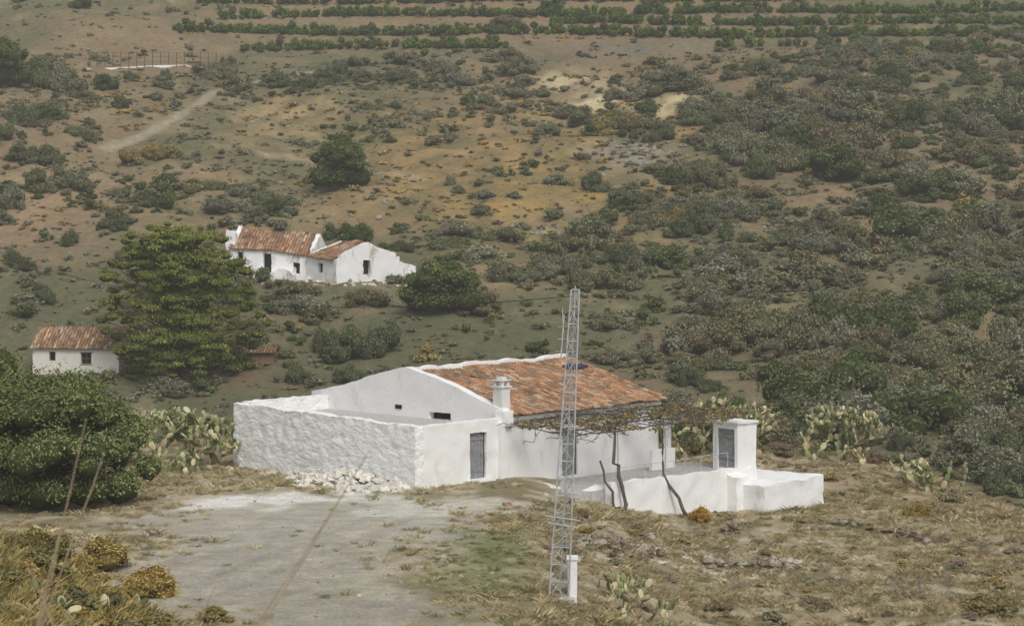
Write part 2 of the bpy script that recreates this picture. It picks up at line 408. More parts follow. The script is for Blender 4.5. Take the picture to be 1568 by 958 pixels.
for (p, q) in ((.1, .14), (.46, .14), (.1, .5), (.46, .5)): gbox(mb, W, p, p+.14, q, q+.14, 4.03, 4.24, .2, 0)
gbox(mb, W, 0.04, 0.66, 0.08, 0.70, 4.24, 4.30, 0.2, 0.015)
gbox(mb, W, 0.2, 0.5, 0.24, 0.54, 4.30, 4.42, 0.2, 0.02)
hb(mb, 'chimney', mat_white('sooty_whitewash', base=(.68, .68, .66), dirt=(.3, .29, .28), lo=.5, hi=.75), True)
def door(t0, t1, s, z0, z1, nm, normal=-1):
    mb = MB(); n = 5; w = (t1-t0)/n
    for i in range(n): gbox(mb, W, t0+i*w+.006, t0+(i+1)*w-.006, s, s+.04, z0, z1, 2, 0)
    for zz in (z0+.3, z1-.35): gbox(mb, W, t0+.06, t1-.06, s-.03, s-.002, zz, zz+.12, 2, 0)
    gbox(mb, W, (t0+t1)/2+.30, (t0+t1)/2+.34, s-.06, s-.003, (z0+z1)/2-.05, (z0+z1)/2+.08, 2, 0)
    hb(mb, nm, M_door)
    mb = MB()
    gbox(mb, W, t0-.0, t0+.05, s-.05, s-.003, z0, z1+.02, 2, 0); gbox(mb, W, t1-.05, t1, s-.05, s-.003, z0, z1+.02, 2, 0)
    hb(mb, nm+'_frame', M_wood)
door(-2.05, -1.02, 0.16, 0.1, 2.14, 'annex_door'); door(3.95, 5.0, 0.13, -0.32, 1.82, 'front_door')
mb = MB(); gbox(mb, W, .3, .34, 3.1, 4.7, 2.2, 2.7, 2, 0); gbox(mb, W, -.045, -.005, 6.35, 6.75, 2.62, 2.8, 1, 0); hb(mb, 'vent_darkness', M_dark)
mb = MB(); gbox(mb, W, -2.3, -.8, -.35, -.02, -.3, .1, .2, .03); hb(mb, 'door_step', M_white, True)

# terrace
ter = empty('terrace', W(6, -2, 0))
mb = MB(); gbox(mb, W, 0.6, 13.0, -3.7, -0.05, -1.8, -0.42, 0.5, 0.02); hb(mb, 'terrace_floor', M_conc, False, ter)
mb = MB()
wall(mb, W, 'u', 2.6, 13.2, -4.05, -3.72, lambda u, v: -2.6, lambda u, v: -0.12-0.02*(u-2.6)+.03*math.sin(u*3), (), 0.2, 0.06)
gbox(mb, W, 1.2, 2.6, -3.6, -3.2, -1.2, lambda u, v: -.55+.25*(u-1.2), .2, .07)
gbox(mb, W, -1.0, 1.4, -2.2, -0.1, -1, lambda u, v: -.16-.06*(-v), .3, .06)
hb(mb, 'terrace_wall', M_white, True, ter)
mb = MB()
gbox(mb, W, 11.4, 16.1, -5.8, -0.8, -2.9, lambda u, v: -0.92+0.012*(u-11.4)+.04*math.sin(u*2+v), 0.22, 0.08)
gbox(mb, W, 10.9, 11.9, -4.6, -4.0, -2.8, lambda u, v: -.45+.3*(v+4), 0.2, 0.07)
hb(mb, 'lower_platform', M_white, True, ter)
mb = MB()
for t in (3.2, 5.2, 7.2, 9.2, 11.2): tube(mb, [W(t, -3.85, -.2), W(t, -3.85, 0.5)], .016)
tube(mb, [W(3.2, -3.85, .48), W(7, -3.85, .45), W(11.2, -3.85, .48)], .012)
hb(mb, 'rail_posts', M_metal, False, ter)
out = empty('outhouse', W(12.6, -3.2, -.3))
mb = MB()
wall(mb, W, 'v', -4.0, -2.55, 11.75, 11.93, -1.0, 1.72, [(-3.82, -2.82, -0.34, 1.5)], 0.25, 0.02)
gbox(mb, W, 11.93, 13.2, -4.0, -3.8, -2.2, 1.74, 0.25, 0.03)
gbox(mb, W, 11.93, 13.2, -2.75, -2.55, -1.5, 1.72, 0.25, 0.02)
gbox(mb, W, 13.0, 13.2, -3.8, -2.75, -1.5, 1.72, 0.25, 0.02)
gbox(mb, W, 11.66, 13.28, -4.08, -2.47, lambda u, v: 1.745, lambda u, v: 1.83, 0.3, 0.03)
hb(mb, 'outhouse_walls', M_white, True, out)
mb = MB()
for i in range(5): gbox(mb, W, 11.84, 11.88, -3.82+i*.2+.005, -3.82+(i+1)*.2-.005, -.34, 1.5, 3, 0)
gbox(mb, W, 11.80, 11.835, -3.8, -2.84, .1, .22, 2, 0); gbox(mb, W, 11.80, 11.835, -3.8, -2.84, 1.1, 1.22, 2, 0)
hb(mb, 'outhouse_door', M_door, False, out)
# pergola
per = empty('pergola', W(6, -2, 2))
mb = MB(); rp = np.random.default_rng(4)
for t, s, zb in ((3.3, -3.85, -.3), (6.6, -3.85, -.3), (10.3, -3.85, -.3)): tube(mb, [W(t, s, zb), W(t+.03, s, 1), W(t, s, 2.15)], .035)
hb(mb, 'posts', M_metal, False, per)
mb = MB(); gbox(mb, W, 10.85, 11.1, -.55, -.3, -.5, 1.85, .3, .02); gbox(mb, W, 8.9, 10.6, -1.2, -1.02, -.4, .55, .3, .03)
hb(mb, 'pillar', M_white, True, per)
mb = MB()
for s in (-3.85, -2.6, -1.3, -.1): tube(mb, [W(.2+i*1.2, s+rp.normal(0, .04), 2.1+.3*(1+s/3.85)+rp.normal(0, .05)) for i in range(11)], .035)
for i in range(16):
    t = .3+i*.75; tube(mb, [W(t, .0, 2.42), W(t+.1, -2, 2.27+rp.normal(0, .04)), W(t+rp.normal(0, .15), -4.2, 2.12)], .02)
hb(mb, 'beams', M_wood, False, per)
mb = MB()
def wander(p, q, n, am):
    p = Vector(p); q = Vector(q); out_ = []
    for i in range(n+1):
        f = i/n; k = am*math.sin(math.pi*f)+am*.3; out_.append(p.lerp(q, f)+Vector(rp.normal(0, k, 3)))
    out_[0] = p; return out_
tr = [(wander(W(2.9, -4.5, -1.6), W(3.0, -3.9, 2.15), 7, .12), .10), (wander(W(2.6, -4.4, -1.5), W(2.2, -3.8, .9), 5, .1), .07),
      (wander(W(7.2, -4.7, -2.1), W(6.3, -4.0, -.1), 4, .06), .09), (wander(W(6.3, -4.0, -.1), W(6.3, -3.8, 2.15), 5, .06), .06)]
for p, r in tr: tube(mb, p, [r*(1-.4*i/len(p)) for i in range(len(p))], 8, (.07, .06, .05))
for i in range(190):
    t = rp.uniform(.1, 12.3); s = rp.uniform(-4.3, -.1); z = 2.15+.3*(1+s/3.85)
    tube(mb, wander(W(t, s, z+rp.uniform(-.05, .2)), W(t+rp.normal(0, 1.1), s+rp.normal(0, .6), z+rp.uniform(-.45, .45)), 5, .1), .014, 4)
hb(mb, 'vine_branches', M_wood, False, per)

# ------------------------------------------------------------------ foliage generators
def sphere_arr(c, r, nu=8, nv=6):
    V = []
    for j in range(nv+1):
        th_ = math.pi*j/nv
        for i in range(nu):
            a = 2*math.pi*i/nu; V.append((c[0]+r[0]*math.sin(th_)*math.cos(a), c[1]+r[1]*math.sin(th_)*math.sin(a), c[2]+r[2]*math.cos(th_)))
    F = [(j*nu+i, j*nu+(i+1) % nu, (j+1)*nu+(i+1) % nu, (j+1)*nu+i) for j in range(nv) for i in range(nu)]
    return V, F
def leafcloud(r, lobes, n, size, colA, colB, core=0.72, asp=0.45, up=0.0, zmin=None, depth=.35, corecol=0.5, lv=.22):
    L = np.array(lobes, float); w = (L[:, 3]*L[:, 4]+L[:, 3]*L[:, 5]); w /= w.sum()
    k = r.choice(len(L), n, p=w); d = r.normal(size=(n, 3)); d /= np.linalg.norm(d, axis=1)[:, None]
    d[:, 2] = np.where(d[:, 2] < -0.3, -d[:, 2]*.7, d[:, 2])
    rad = 1.06-depth*r.random(n)**1.6
    lump = 1+0.16*np.sin(d[:, 0]*7+k)*np.sin(d[:, 1]*6+k*2)+0.1*np.sin(d[:, 2]*9+k)
    P = L[k, :3]+d*L[k, 3:6]*(rad*lump)[:, None]
    nrm = d*0.8+r.normal(size=(n, 3))*0.6; nrm[:, 2] += .3; nrm /= np.linalg.norm(nrm, axis=1)[:, None]
    t = np.cross(nrm, r.normal(size=(n, 3))); t[:, 2] += up; t /= np.linalg.norm(t, axis=1)[:, None]
    b = np.cross(nrm, t); s = size*r.uniform(.55, 1.35, n)[:, None]
    V = np.stack([P-t*s*.5, P+b*s*asp*.5, P+t*s*.5, P-b*s*asp*.5], 1)
    lf = r.uniform(1-lv, 1+lv, len(L))
    mixv = r.random(n)[:, None]
    C = (np.array(colA)*(1-mixv)+np.array(colB)*mixv)*(lf[k]*r.uniform(.75, 1.25, n))[:, None]
    if zmin is not None:
        keep = P[:, 2] > zmin; V = V[keep]; C = C[keep]
    nn = len(V); V = V.reshape(-1, 3); F = np.arange(nn*4).reshape(-1, 4)
    Vs = [V]; Fs = [F]; Cs = [C]; off = len(V)
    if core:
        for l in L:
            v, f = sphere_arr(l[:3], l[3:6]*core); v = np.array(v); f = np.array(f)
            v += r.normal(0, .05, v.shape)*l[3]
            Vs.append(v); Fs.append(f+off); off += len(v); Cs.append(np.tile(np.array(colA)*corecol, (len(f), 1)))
    return np.concatenate(Vs), np.concatenate(Fs), np.concatenate(Cs)

def template_coll(name, meshes):
    c = bpy.data.collections.new(name)
    for i, me in enumerate(meshes):
        o = bpy.data.objects.new('%s_%02d' % (name, i), me); c.objects.link(o)
    return c
def scatter(name, P, S, RT, IX, TN, coll):
    n = len(P); me = bpy.data.meshes.new(name); me.vertices.add(n); me.vertices.foreach_set('co', np.asarray(P, np.float32).ravel())
    for nm, ty, arr, key in (('scl', 'FLOAT_VECTOR', S, 'vector'), ('rot', 'FLOAT_VECTOR', RT, 'vector'), ('tint', 'FLOAT_VECTOR', TN, 'vector')):
        a = me.attributes.new(nm, ty, 'POINT'); a.data.foreach_set(key, np.asarray(arr, np.float32).ravel())
    a = me.attributes.new('idx', 'INT', 'POINT'); a.data.foreach_set('value', np.asarray(IX, np.int32))
    o = link(bpy.data.objects.new(name, me))
    g = bpy.data.node_groups.new(name+'_gn', 'GeometryNodeTree')
    g.interface.new_socket('Geometry', in_out='INPUT', socket_type='NodeSocketGeometry'); g.interface.new_socket('Geometry', in_out='OUTPUT', socket_type='NodeSocketGeometry')
    gi = g.nodes.new('NodeGroupInput'); go = g.nodes.new('NodeGroupOutput'); ip = g.nodes.new('GeometryNodeInstanceOnPoints')
    ci = g.nodes.new('GeometryNodeCollectionInfo'); ci.inputs['Collection'].default_value = coll
    ci.inputs['Separate Children'].default_value = True; ci.inputs['Reset Children'].default_value = True
    def na(nm, ty):
        q = g.nodes.new('GeometryNodeInputNamedAttribute'); q.data_type = ty; q.inputs['Name'].default_value = nm; return q.outputs['Attribute']
    er = g.nodes.new('FunctionNodeEulerToRotation')
    Lk = g.links.new
    Lk(gi.outputs[0], ip.inputs['Points']); Lk(ci.outputs[0], ip.inputs['Instance']); ip.inputs['Pick Instance'].default_value = True
    Lk(na('idx', 'INT'), ip.inputs['Instance Index']); Lk(na('rot', 'FLOAT_VECTOR'), er.inputs[0]); Lk(er.outputs[0], ip.inputs['Rotation'])
    Lk(na('scl', 'FLOAT_VECTOR'), ip.inputs['Scale']); Lk(ip.outputs[0], go.inputs[0])
    md = o.modifiers.new('scatter', 'NODES'); md.node_group = g
    return o
ONE = (.85, .85, .85); ONB = (1.15, 1.15, 1.15)
def shrub_tpl(seed, nleaf, size, core=.7, nl=(5, 10), tall=1.0):
    r = np.random.default_rng(seed); lobes = []
    for k in range(r.integers(*nl)):
        a = r.uniform(0, 6.28); q = r.uniform(.1, .8); rr = r.uniform(.24, .5)
        lobes.append((q*math.cos(a), q*math.sin(a), r.uniform(.15, .85)*(1-.45*q)*tall, rr, rr, rr*r.uniform(.7, 1)))
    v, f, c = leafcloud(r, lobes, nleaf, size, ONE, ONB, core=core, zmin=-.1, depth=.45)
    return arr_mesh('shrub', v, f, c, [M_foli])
shr = [shrub_tpl(50+i, 620, .2) for i in range(9)]
shr += [shrub_tpl(150+i, 2400, .105, nl=(12, 20)) for i in range(6)]
shr += [shrub_tpl(250+i, 120, .36, core=.6, nl=(3, 6)) for i in range(5)]
C_shr = template_coll('shrub_templates', shr)
tf = []
for i in range(6):
    r = np.random.default_rng(80+i); V = []; F = []; C = []
    for k in range(40):
        a = r.uniform(0, 6.28); q = r.uniform(0, .8)**.7; x0, y0 = q*math.cos(a), q*math.sin(a)
        h = r.uniform(.3, 1.0); lean = r.normal(0, .45, 2); w = r.uniform(.02, .045)
        a2 = r.uniform(0, 3.14); wx, wy = w*math.cos(a2), w*math.sin(a2)
        o = len(V); V += [(x0-wx, y0-wy, -.1), (x0+wx, y0+wy, -.1), (x0+lean[0]*.5+wx*.7, y0+lean[1]*.5+wy*.7, h*.6), (x0+lean[0], y0+lean[1], h)]
        F.append((o, o+1, o+2, o+3)); C.append(np.ones(3)*r.uniform(.75, 1.25))
    tf.append(arr_mesh('tuft', V, F, np.array(C), [M_foli]))
C_tf = template_coll('grass_tuft_templates', tf)

keep_out = []
for (u, v, r) in [(480, 400, 11), (430, 390, 9), (560, 410, 7), (105, 560, 6), (285, 575, 4), (240, 100, 6), (570, 440, 4), (510, 425, 5), (400, 410, 5)]:
    p = hit(u, v); keep_out.append((p.x, p.y, r))
def ok_mask(x, d):
    m = np.ones(len(x), bool)
    for (cx, cy, r) in keep_out: m &= np.hypot(x-cx, d-cy) > r
    for i in range(len(PATH)-1): m &= segd(x, d, PATH[i], PATH[i+1]) > 1.8
    for i in range(len(PATH2)-1): m &= segd(x, d, PATH2[i], PATH2[i+1]) > 1.3
    return m
def samp(n, d0, d1, kk=0.31, seed=0):
    r = np.random.default_rng(seed); d = np.sqrt(r.uniform(d0*d0, d1*d1, n)); x = r.uniform(-kk, kk, n)*d; return r, x, d
GG = [lin(122, 123, 99), lin(115, 117, 87), lin(126, 125, 104), lin(108, 112, 80), lin(119, 116, 88)]
DG = [lin(92, 101, 64), lin(84, 94, 58)]; YL = [lin(142, 131, 84), lin(148, 132, 80)]; OB = [lin(122, 114, 84), lin(126, 114, 89)]
def pick(r, pool, n): A = np.array(pool); return A[r.integers(0, len(A), n)]
vine0 = hit(800, 92).y
r, x, d = samp(17500, 128, 520, seed=11)
bm = bare(x, d); n1 = fbm(x*.07, d*.05, 2, 4); rightness = ss(-.05, .12, x/d)
dens = np.clip(ss(.39, .56, n1)*.78+.2+.2*rightness, 0, 1)*(1-.95*np.clip(bm*1.25, 0, 1))
dens = np.where(d > vine0, dens*.05, dens)
m = (r.random(len(x)) < dens) & ok_mask(x, d); x = x[m]; d = d[m]; bm = bm[m]; rt = rightness[m]; n1 = n1[m]
n = len(x); size = np.clip(r.lognormal(math.log(1.02), .5, n), .35, 3.0)*(0.75+.35*rt)*(1-.45*np.clip(bm, 0, 1))*(.8+.4*ss(.4, .6, n1))
q = r.random(n)
T = pick(r, GG, n); T = np.where((q > .62)[:, None], pick(r, OB, n), T); T = np.where((q > .73)[:, None], pick(r, DG, n), T); T = np.where((q > .985)[:, None], pick(r, YL, n), T)
T = T*1.02*(r.uniform(.82, 1.12, n)*(.82+.34*fbm(x*.03, d*.03, 7)))[:, None]
P = np.stack([x, d, terrain(x, d)-.15*size], 1); S = np.stack([size*r.uniform(.85, 1.3, n), size*r.uniform(.85, 1.3, n), size*r.uniform(.7, 1.3, n)], 1)
RT = np.stack([r.normal(0, .12, n), r.normal(0, .12, n), r.uniform(0, 6.28, n)], 1)
PT = [(P, S, RT, np.where(size > 1.7, r.integers(9, 15, n), r.integers(0, 9, n)), T)]
r, x, d = samp(26000, 126, 430, seed=12)
n1 = fbm(x*.12+4, d*.1, 6, 3)
m = ok_mask(x, d) & (r.random(len(x)) < np.where(d > vine0, .15, .3+.7*ss(.4, .6, n1))); x = x[m]; d = d[m]; n = len(x); bm = bare(x, d)
size = np.clip(r.lognormal(math.log(.3), .45, n), .12, .8); T = np.where((r.random(n) < np.clip(bm*1.2, 0, .85))[:, None], pick(r, [lin(168, 140, 80), lin(158, 136, 88), lin(150, 130, 92), lin(178, 152, 86), lin(144, 128, 96)], n), pick(r, OB+GG[:3]+GG[1:3], n))
P = np.stack([x, d, terrain(x, d)-.05], 1); S = np.stack([size*1.4, size*1.4, size*.9], 1); RT = np.stack([np.zeros(n), np.zeros(n), r.uniform(0, 6.28, n)], 1)
PT.append((P, S, RT, r.integers(15, 20, n), T*1.05))
SB = [(1110, 520, 130, 70, 0), (1190, 520, 130, 75, 0), (1260, 540, 110, 60, 0), (1170, 440, 200, 50, 0), (1480, 570, 130, 70, 0), (1560, 560, 120, 80, 0), (930, 440, 90, 50, 0),
      (800, 430, 100, 45, 0), (540, 545, 110, 60, 1), (500, 530, 60, 45, 1), (950, 155, 70, 35, 0), (800, 115, 60, 30, 0), (1390, 110, 80, 40, 0), (1400, 190, 90, 40, 0), (1160, 110, 60, 40, 0),
      (100, 375, 45, 35, 1), (185, 165, 40, 30, 1), (155, 130, 30, 25, 1), (250, 128, 35, 30, 1), (200, 125, 30, 22, 1), (350, 105, 30, 30, 1), (530, 368, 75, 34, 2), (600, 385, 70, 25, 2), (1560, 170, 60, 40, 0),
      (90, 290, 90, 45, 0), (20, 320, 60, 45, 0), (20, 130, 90, 70, 2), (90, 140, 80, 50, 0), (60, 180, 80, 30, 2), (230, 250, 80, 30, 3), (180, 350, 60, 30, 1), (200, 400, 60, 40, 1), (70, 450, 60, 30, 1), (1080, 290, 90, 50, 0), (1180, 260, 110, 70, 0), (1490, 250, 120, 40, 0),
      (1030, 140, 110, 35, 0), (380, 300, 60, 30, 0), (1350, 600, 60, 40, 0), (1000, 330, 60, 30, 0), (970, 400, 80, 40, 1), (860, 420, 90, 40, 0), (1400, 480, 90, 40, 0), (1250, 380, 90, 35, 0), (1500, 430, 110, 40, 0), (700, 290, 40, 20, 0), (1540, 750, 80, 60, 1), (1500, 700, 100, 60, 1), (1440, 640, 90, 50, 1), (1380, 690, 60, 40, 1),
      (1100, 330, 90, 40, 0), (1060, 360, 80, 40, 1), (1010, 400, 70, 35, 0), (1150, 180, 80, 35, 0), (1300, 90, 80, 30, 1), (1350, 330, 90, 35, 0), (1430, 380, 90, 40, 0), (1290, 470, 90, 40, 0), (1060, 590, 80, 40, 1), (960, 560, 80, 40, 0), (460, 590, 60, 40, 1), (560, 590, 80, 35, 1), (50, 250, 80, 40, 1), (130, 210, 60, 30, 0), (30, 410, 60, 30, 1)]
r = np.random.default_rng(5); A = []
for (u, v, w, h, k) in SB:
    p = hit(u, v, 128); s = p.y/FP; pool = [GG, [lin(102, 107, 79), lin(95, 101, 73)], DG, YL][k]
    nsub = 3 if w > 70 else 2
    for j in range(nsub):
        ox = (j-(nsub-1)/2)*w*s*.3+r.normal(0, .3); rr = w*s*.33*r.uniform(.75, 1.1)
        A.append(((p.x+ox, p.y+r.normal(0, .8)), (rr, rr, h*s*.85*r.uniform(.7, 1.1)), pool[r.integers(len(pool))]*1.02))
xx = np.array([a[0][0] for a in A]); dd = np.array([a[0][1] for a in A]); n = len(A)
PT.append((np.stack([xx, dd, terrain(xx, dd)-.2], 1), np.array([a[1] for a in A]), np.stack([np.zeros(n), np.zeros(n), r.uniform(0, 6.28, n)], 1), r.integers(9, 15, n), np.array([a[2] for a in A])))
cat = lambda i: np.concatenate([p[i] for p in PT])
scatter('hillside_shrubs', cat(0), cat(1), cat(2), cat(3), cat(4), C_shr)
rows = [((330, 24), (1600, 12), 1), ((260, 46), (1600, 54), 1), ((360, 74), (760, 68), .95), ((1080, 66), (1600, 78), .6), ((300, 2), (1600, -8), 1), ((830, 33), (1600, 33), .9), ((250, -18), (1600, -28), 1), ((300, -40), (1600, -50), 1)]
A = []; r = np.random.default_rng(9)
for (p0, p1, dn) in rows:
    u = p0[0]
    while u < p1[0]:
        f = (u-p0[0])/(p1[0]-p0[0]); v = p0[1]+(p1[1]-p0[1])*f+2.0*math.sin(u*.011+p0[1]); u += r.uniform(8, 14)
        if r.random() > dn*.96: continue
        p = hit(u, v+5, 200); s = r.uniform(1.1, 1.7); A.append((p.x, p.y, s, [lin(80, 102, 42), lin(72, 92, 40), lin(94, 114, 48), lin(90, 97, 60)][r.integers(4)]))
xx = np.array([a[0] for a in A]); dd = np.array([a[1] for a in A]); s = np.array([a[2] for a in A]); n = len(A)
scatter('orchard_rows', np.stack([xx, dd, terrain(xx, dd)-.1], 1), np.stack([s*.95, s*.95, s*1.35], 1), np.stack([s*0, s*0, r.uniform(0, 6, n)], 1), r.integers(0, 9, n), np.array([a[3] for a in A]), C_shr)

# -------- near grass
def foot(x, d):
    t = (x-Q[0])*ax[0]+(d-Q[1])*ax[1]; s = (x-Q[0])*bx[0]+(d-Q[1])*bx[1]
    return ((t > -5.6) & (t < 11.2) & (s > -.2) & (s < 12.8)) | ((t > -1.2) & (t < 13.4) & (s > -4.2) & (s < 1)) | ((t > 11.2) & (t < 16.3) & (s > -6) & (s < -.6))
def gravel(x, d):
    m = np.zeros_like(x)
    for i in (0, 1, 2, 3, 6, 7):
        cx, cy, rx, rd, c, st = NB[i]; m = np.maximum(m, 1-ss(.3, 1.5, ((x-cx)/rx)**2+((d-cy)/rd)**2))
    return m
r, x, d = samp(54000, 62, 128, .29, seed=21)
pn = fbm(x*.5, d*.5, 5); dn = (1-.985*gravel(x, d))*(.2+.8*ss(.42, .6, pn))*np.where(x < -1, .5, 1)
m = (r.random(len(x)) < dn) & ~foot(x, d) & (segd(x, d, Vector((-2, 95, 0)), Vector((2, 97, 0))) > 1.5); x = x[m]; d = d[m]; n = len(x)
pool = pick(r, [lin(184, 168, 132), lin(168, 152, 118), lin(198, 186, 152), lin(152, 140, 108), lin(162, 150, 108), lin(130, 128, 90)], n)
grn = ((x-NB[4][0])/NB[4][2])**2+((d-NB[4][1])/NB[4][3])**2 < r.uniform(.4, 1.6, n)
pool = np.where(grn[:, None], pick(r, [lin(118, 126, 80), lin(132, 134, 92), lin(150, 144, 104)], n), pool)
s = r.uniform(.08, .2, n)*np.where(grn, .6, 1)*np.where(r.random(n) < .05, 1.9, 1)
PG = [(np.stack([x, d, terrain(x, d)], 1), np.stack([s*1.6, s*1.6, s], 1), np.stack([s*0, s*0, r.uniform(0, 6.28, n)], 1), r.integers(0, 6, n), pool)]
r, x, d = samp(14000, 36, 66, .30, seed=22)
m = (terrain(x, d) > 0.2); x = x[m]; d = d[m]; n = len(x); s = r.uniform(.1, .28, n)
PG.append((np.stack([x, d, terrain(x, d)], 1), np.stack([s*1.3, s*1.3, s], 1), np.stack([s*0, s*0, r.uniform(0, 6.28, n)], 1), r.integers(0, 6, n), pick(r, [lin(164, 148, 94), lin(150, 136, 86), lin(134, 128, 84), lin(182, 166, 118)], n)))
cat = lambda i: np.concatenate([p[i] for p in PG])
scatter('dry_grass', cat(0), cat(1), cat(2), cat(3), cat(4), C_tf)
r, x, d = samp(3600, 64, 130, .3, seed=23)
m = (~foot(x, d)) & (gravel(x, d) < .05) & (x > 1.5) & (r.random(len(x)) < .2+.7*(fbm(x*.3, d*.3, 2) > .52)); x = x[m]; d = d[m]; n = len(x); s = np.clip(r.lognormal(math.log(.17), .5, n), .07, .6)
A0 = [np.stack([x, d, terrain(x, d)-.03], 1), np.stack([s*1.3, s*1.3, s*.9], 1), r.integers(0, 9, n), pick(r, [lin(146, 136, 106), lin(130, 126, 96), lin(166, 150, 118), lin(162, 144, 94), lin(152, 136, 118), lin(140, 128, 110)], n)]
r, x, d = samp(900, 40, 64, .3, seed=24)
m = (terrain(x, d) > 1.0) & (x < -3); x = x[m]; d = d[m]; n = len(x); s = r.uniform(.15, .5, n)
A1 = [np.stack([x, d, terrain(x, d)-.05], 1), np.stack([s*1.4, s*1.4, s], 1), r.integers(0, 9, n), pick(r, [lin(160, 138, 82), lin(144, 128, 80), lin(124, 118, 78), lin(170, 150, 96), lin(110, 108, 80)], n)]
B = []
def nearhit(u, v, dmin=63, dcap=119.0):
    p = hit(u, v, dmin)
    if p.y > 128: x_ = (u-U0)/FP*dcap; p = Vector((x_, dcap, th(x_, dcap)))
    return p
for (u, v, w, h, c) in [(1075, 800, 45, 35, lin(176, 138, 70)), (890, 790, 30, 22, lin(142, 126, 92)), (1405, 790, 50, 30, lin(150, 128, 70)), (1120, 672, 75, 60, lin(76, 98, 56)), (1060, 680, 50, 30, lin(116, 114, 82)), (1200, 670, 50, 25, lin(136, 122, 100)), (150, 870, 130, 60, lin(154, 136, 80)), (60, 850, 110, 60, lin(134, 126, 78)), (230, 910, 120, 60, lin(162, 138, 82)), (330, 950, 80, 30, lin(140, 126, 80)), (1520, 940, 120, 50, lin(140, 128, 92)), (1250, 930, 60, 30, lin(146, 132, 108)), (1100, 940, 60, 30, lin(140, 126, 94)), (1340, 680, 50, 26, lin(130, 112, 90)), (1190, 690, 50, 20, lin(150, 132, 104))]:
    p = nearhit(u, v, 40 if (u < 350 and v > 830) else 63); q = p.y/FP; B.append((p, (w*q*.45, w*q*.45, h*q*.75), c))
Pn = np.concatenate([A0[0], A1[0], np.array([tuple(b[0]-Vector((0, 0, .05))) for b in B])]); Sn = np.concatenate([A0[1], A1[1], np.array([b[1] for b in B])])
nn = len(Pn); scatter('low_scrub', Pn, Sn, np.stack([np.zeros(nn), np.zeros(nn), R.uniform(0, 6, nn)], 1), np.concatenate([A0[2], A1[2], R.integers(9, 15, len(B))]), np.concatenate([A0[3], A1[3], np.array([b[2] for b in B])]), C_shr)
r = np.random.default_rng(31); lob = []
for i in range(46):
    t = r.uniform(.1, 11.8); s = r.uniform(-4.3, -.8); p = W(t, s, 2.2+.3*(1+s/3.85)+r.uniform(-.2, .2)); q = r.uniform(.25, .6); lob.append((*p, q, q, q*.4))
v, f, c = leafcloud(r, lob, 2800, .15, lin(108, 106, 76), lin(140, 122, 84), core=0, asp=.8, depth=.9)
o = link(bpy.data.objects.new('vine_leaves', arr_mesh('vine_leaves', v, f, c, [M_fol])), per); o.location = -per.location

# ------------------------------------------------------------------ trees
def tree(name, base, lobes, n, size, cA, cB, limbs, tr_r, asp=.45, up=0, core=.72, depth=.35, lv=.22):
    e = empty(name, base); r = np.random.default_rng(len(name)*7+n)
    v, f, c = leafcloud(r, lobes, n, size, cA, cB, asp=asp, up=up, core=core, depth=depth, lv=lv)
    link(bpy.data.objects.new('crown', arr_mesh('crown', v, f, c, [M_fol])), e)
    mb = MB(); H = max(l[2] for l in lobes)*.8
    tube(mb, [(0, 0, -.6), (.05, 0, H*.3), (.1, .05, H*.65), (0, 0, H)], [tr_r*1.3, tr_r, tr_r*.6, tr_r*.2], 9)
    for l in limbs: tube(mb, [(0.05, 0, l[2]*.45), (l[0]*.5, l[1]*.5, l[2]*.75), (l[0], l[1], l[2])], [tr_r*.4, tr_r*.25, tr_r*.1], 6)
    mb.build('trunk_and_limbs', M_wood, e)
    return e
def roundlobes(r, rad, h, k, lo=.2, hi=.36):
    L = []
    for i in range(k):
        d = r.normal(size=3); d /= np.linalg.norm(d); d[2] = abs(d[2])*1.15-.25
        q = r.uniform(.5, .88); rr = r.uniform(lo, hi)
        L.append((d[0]*rad*q, d[1]*rad*q, h*(.45+d[2]*.42), rad*rr, rad*rr, h*rr*.62))
    L.append((0, 0, h*.5, rad*.6, rad*.6, h*.38)); return L
b = hit(80, 775); r = np.random.default_rng(41)
L = [l for l in roundlobes(r, 4.4, 6.3, 70, .11, .26)]+[(1.5, -1, 1.0, 1.5, 1.2, .9), (-1.5, -1.2, 1.0, 1.7, 1.3, 1.0), (0, -1.8, .8, 1.5, 1.2, .8), (2.7, 0, 1.1, 1.1, 1.1, .9)]
L = [(l[0], l[1], l[2]*(1-.09*max(0, l[0])), l[3], l[4], l[5]) for l in L]
tree('carob_tree', b, L, 42000, .155, lin(92, 103, 63), lin(124, 130, 84), L[:10], .35, depth=.5, lv=.3)
b = hit(-45, 760); L = roundlobes(r, 3.4, 6.9, 40, .13, .28); tree('carob_tree', b, L, 16000, .17, lin(92, 103, 63), lin(120, 126, 80), L[:6], .3, depth=.5, lv=.3)
b = hit(285, 583, 128); r = np.random.default_rng(43); sP = b.y/FP; Hh = 248*sP; Rm = 116*sP; L = []
pf_ = lambda h: (.74+.8*h) if h < .3 else math.sqrt(max(0.03, 1-((h-.3)/.74)**2))*.98
for i in range(300):
    h = r.uniform(.04, .97); prof = pf_(h)
    a = r.uniform(0, 6.28); q = r.uniform(.62, 1.06)*prof*Rm*(1+.10*math.sin(3*a+h*6)+.06*math.sin(7*a-h*15)); rr = r.uniform(.05, .115)*Rm
    L.append((q*math.cos(a)-h*.12*Rm, q*math.sin(a), h*Hh*.95+r.normal(0, .25)+q*.05, rr*1.3, rr*1.3, rr*.7))
for h in (.14, .26, .38, .5, .62, .74, .85): L.append((-h*.12*Rm, 0, h*Hh, Rm*.72*pf_(h), Rm*.72*pf_(h), Hh*.10))
tree('pine_tree', b, L, 80000, .24, lin(100, 110, 52), lin(138, 143, 74), L[:60], .35, asp=.3, up=.7, core=.68, depth=.65, lv=.35)
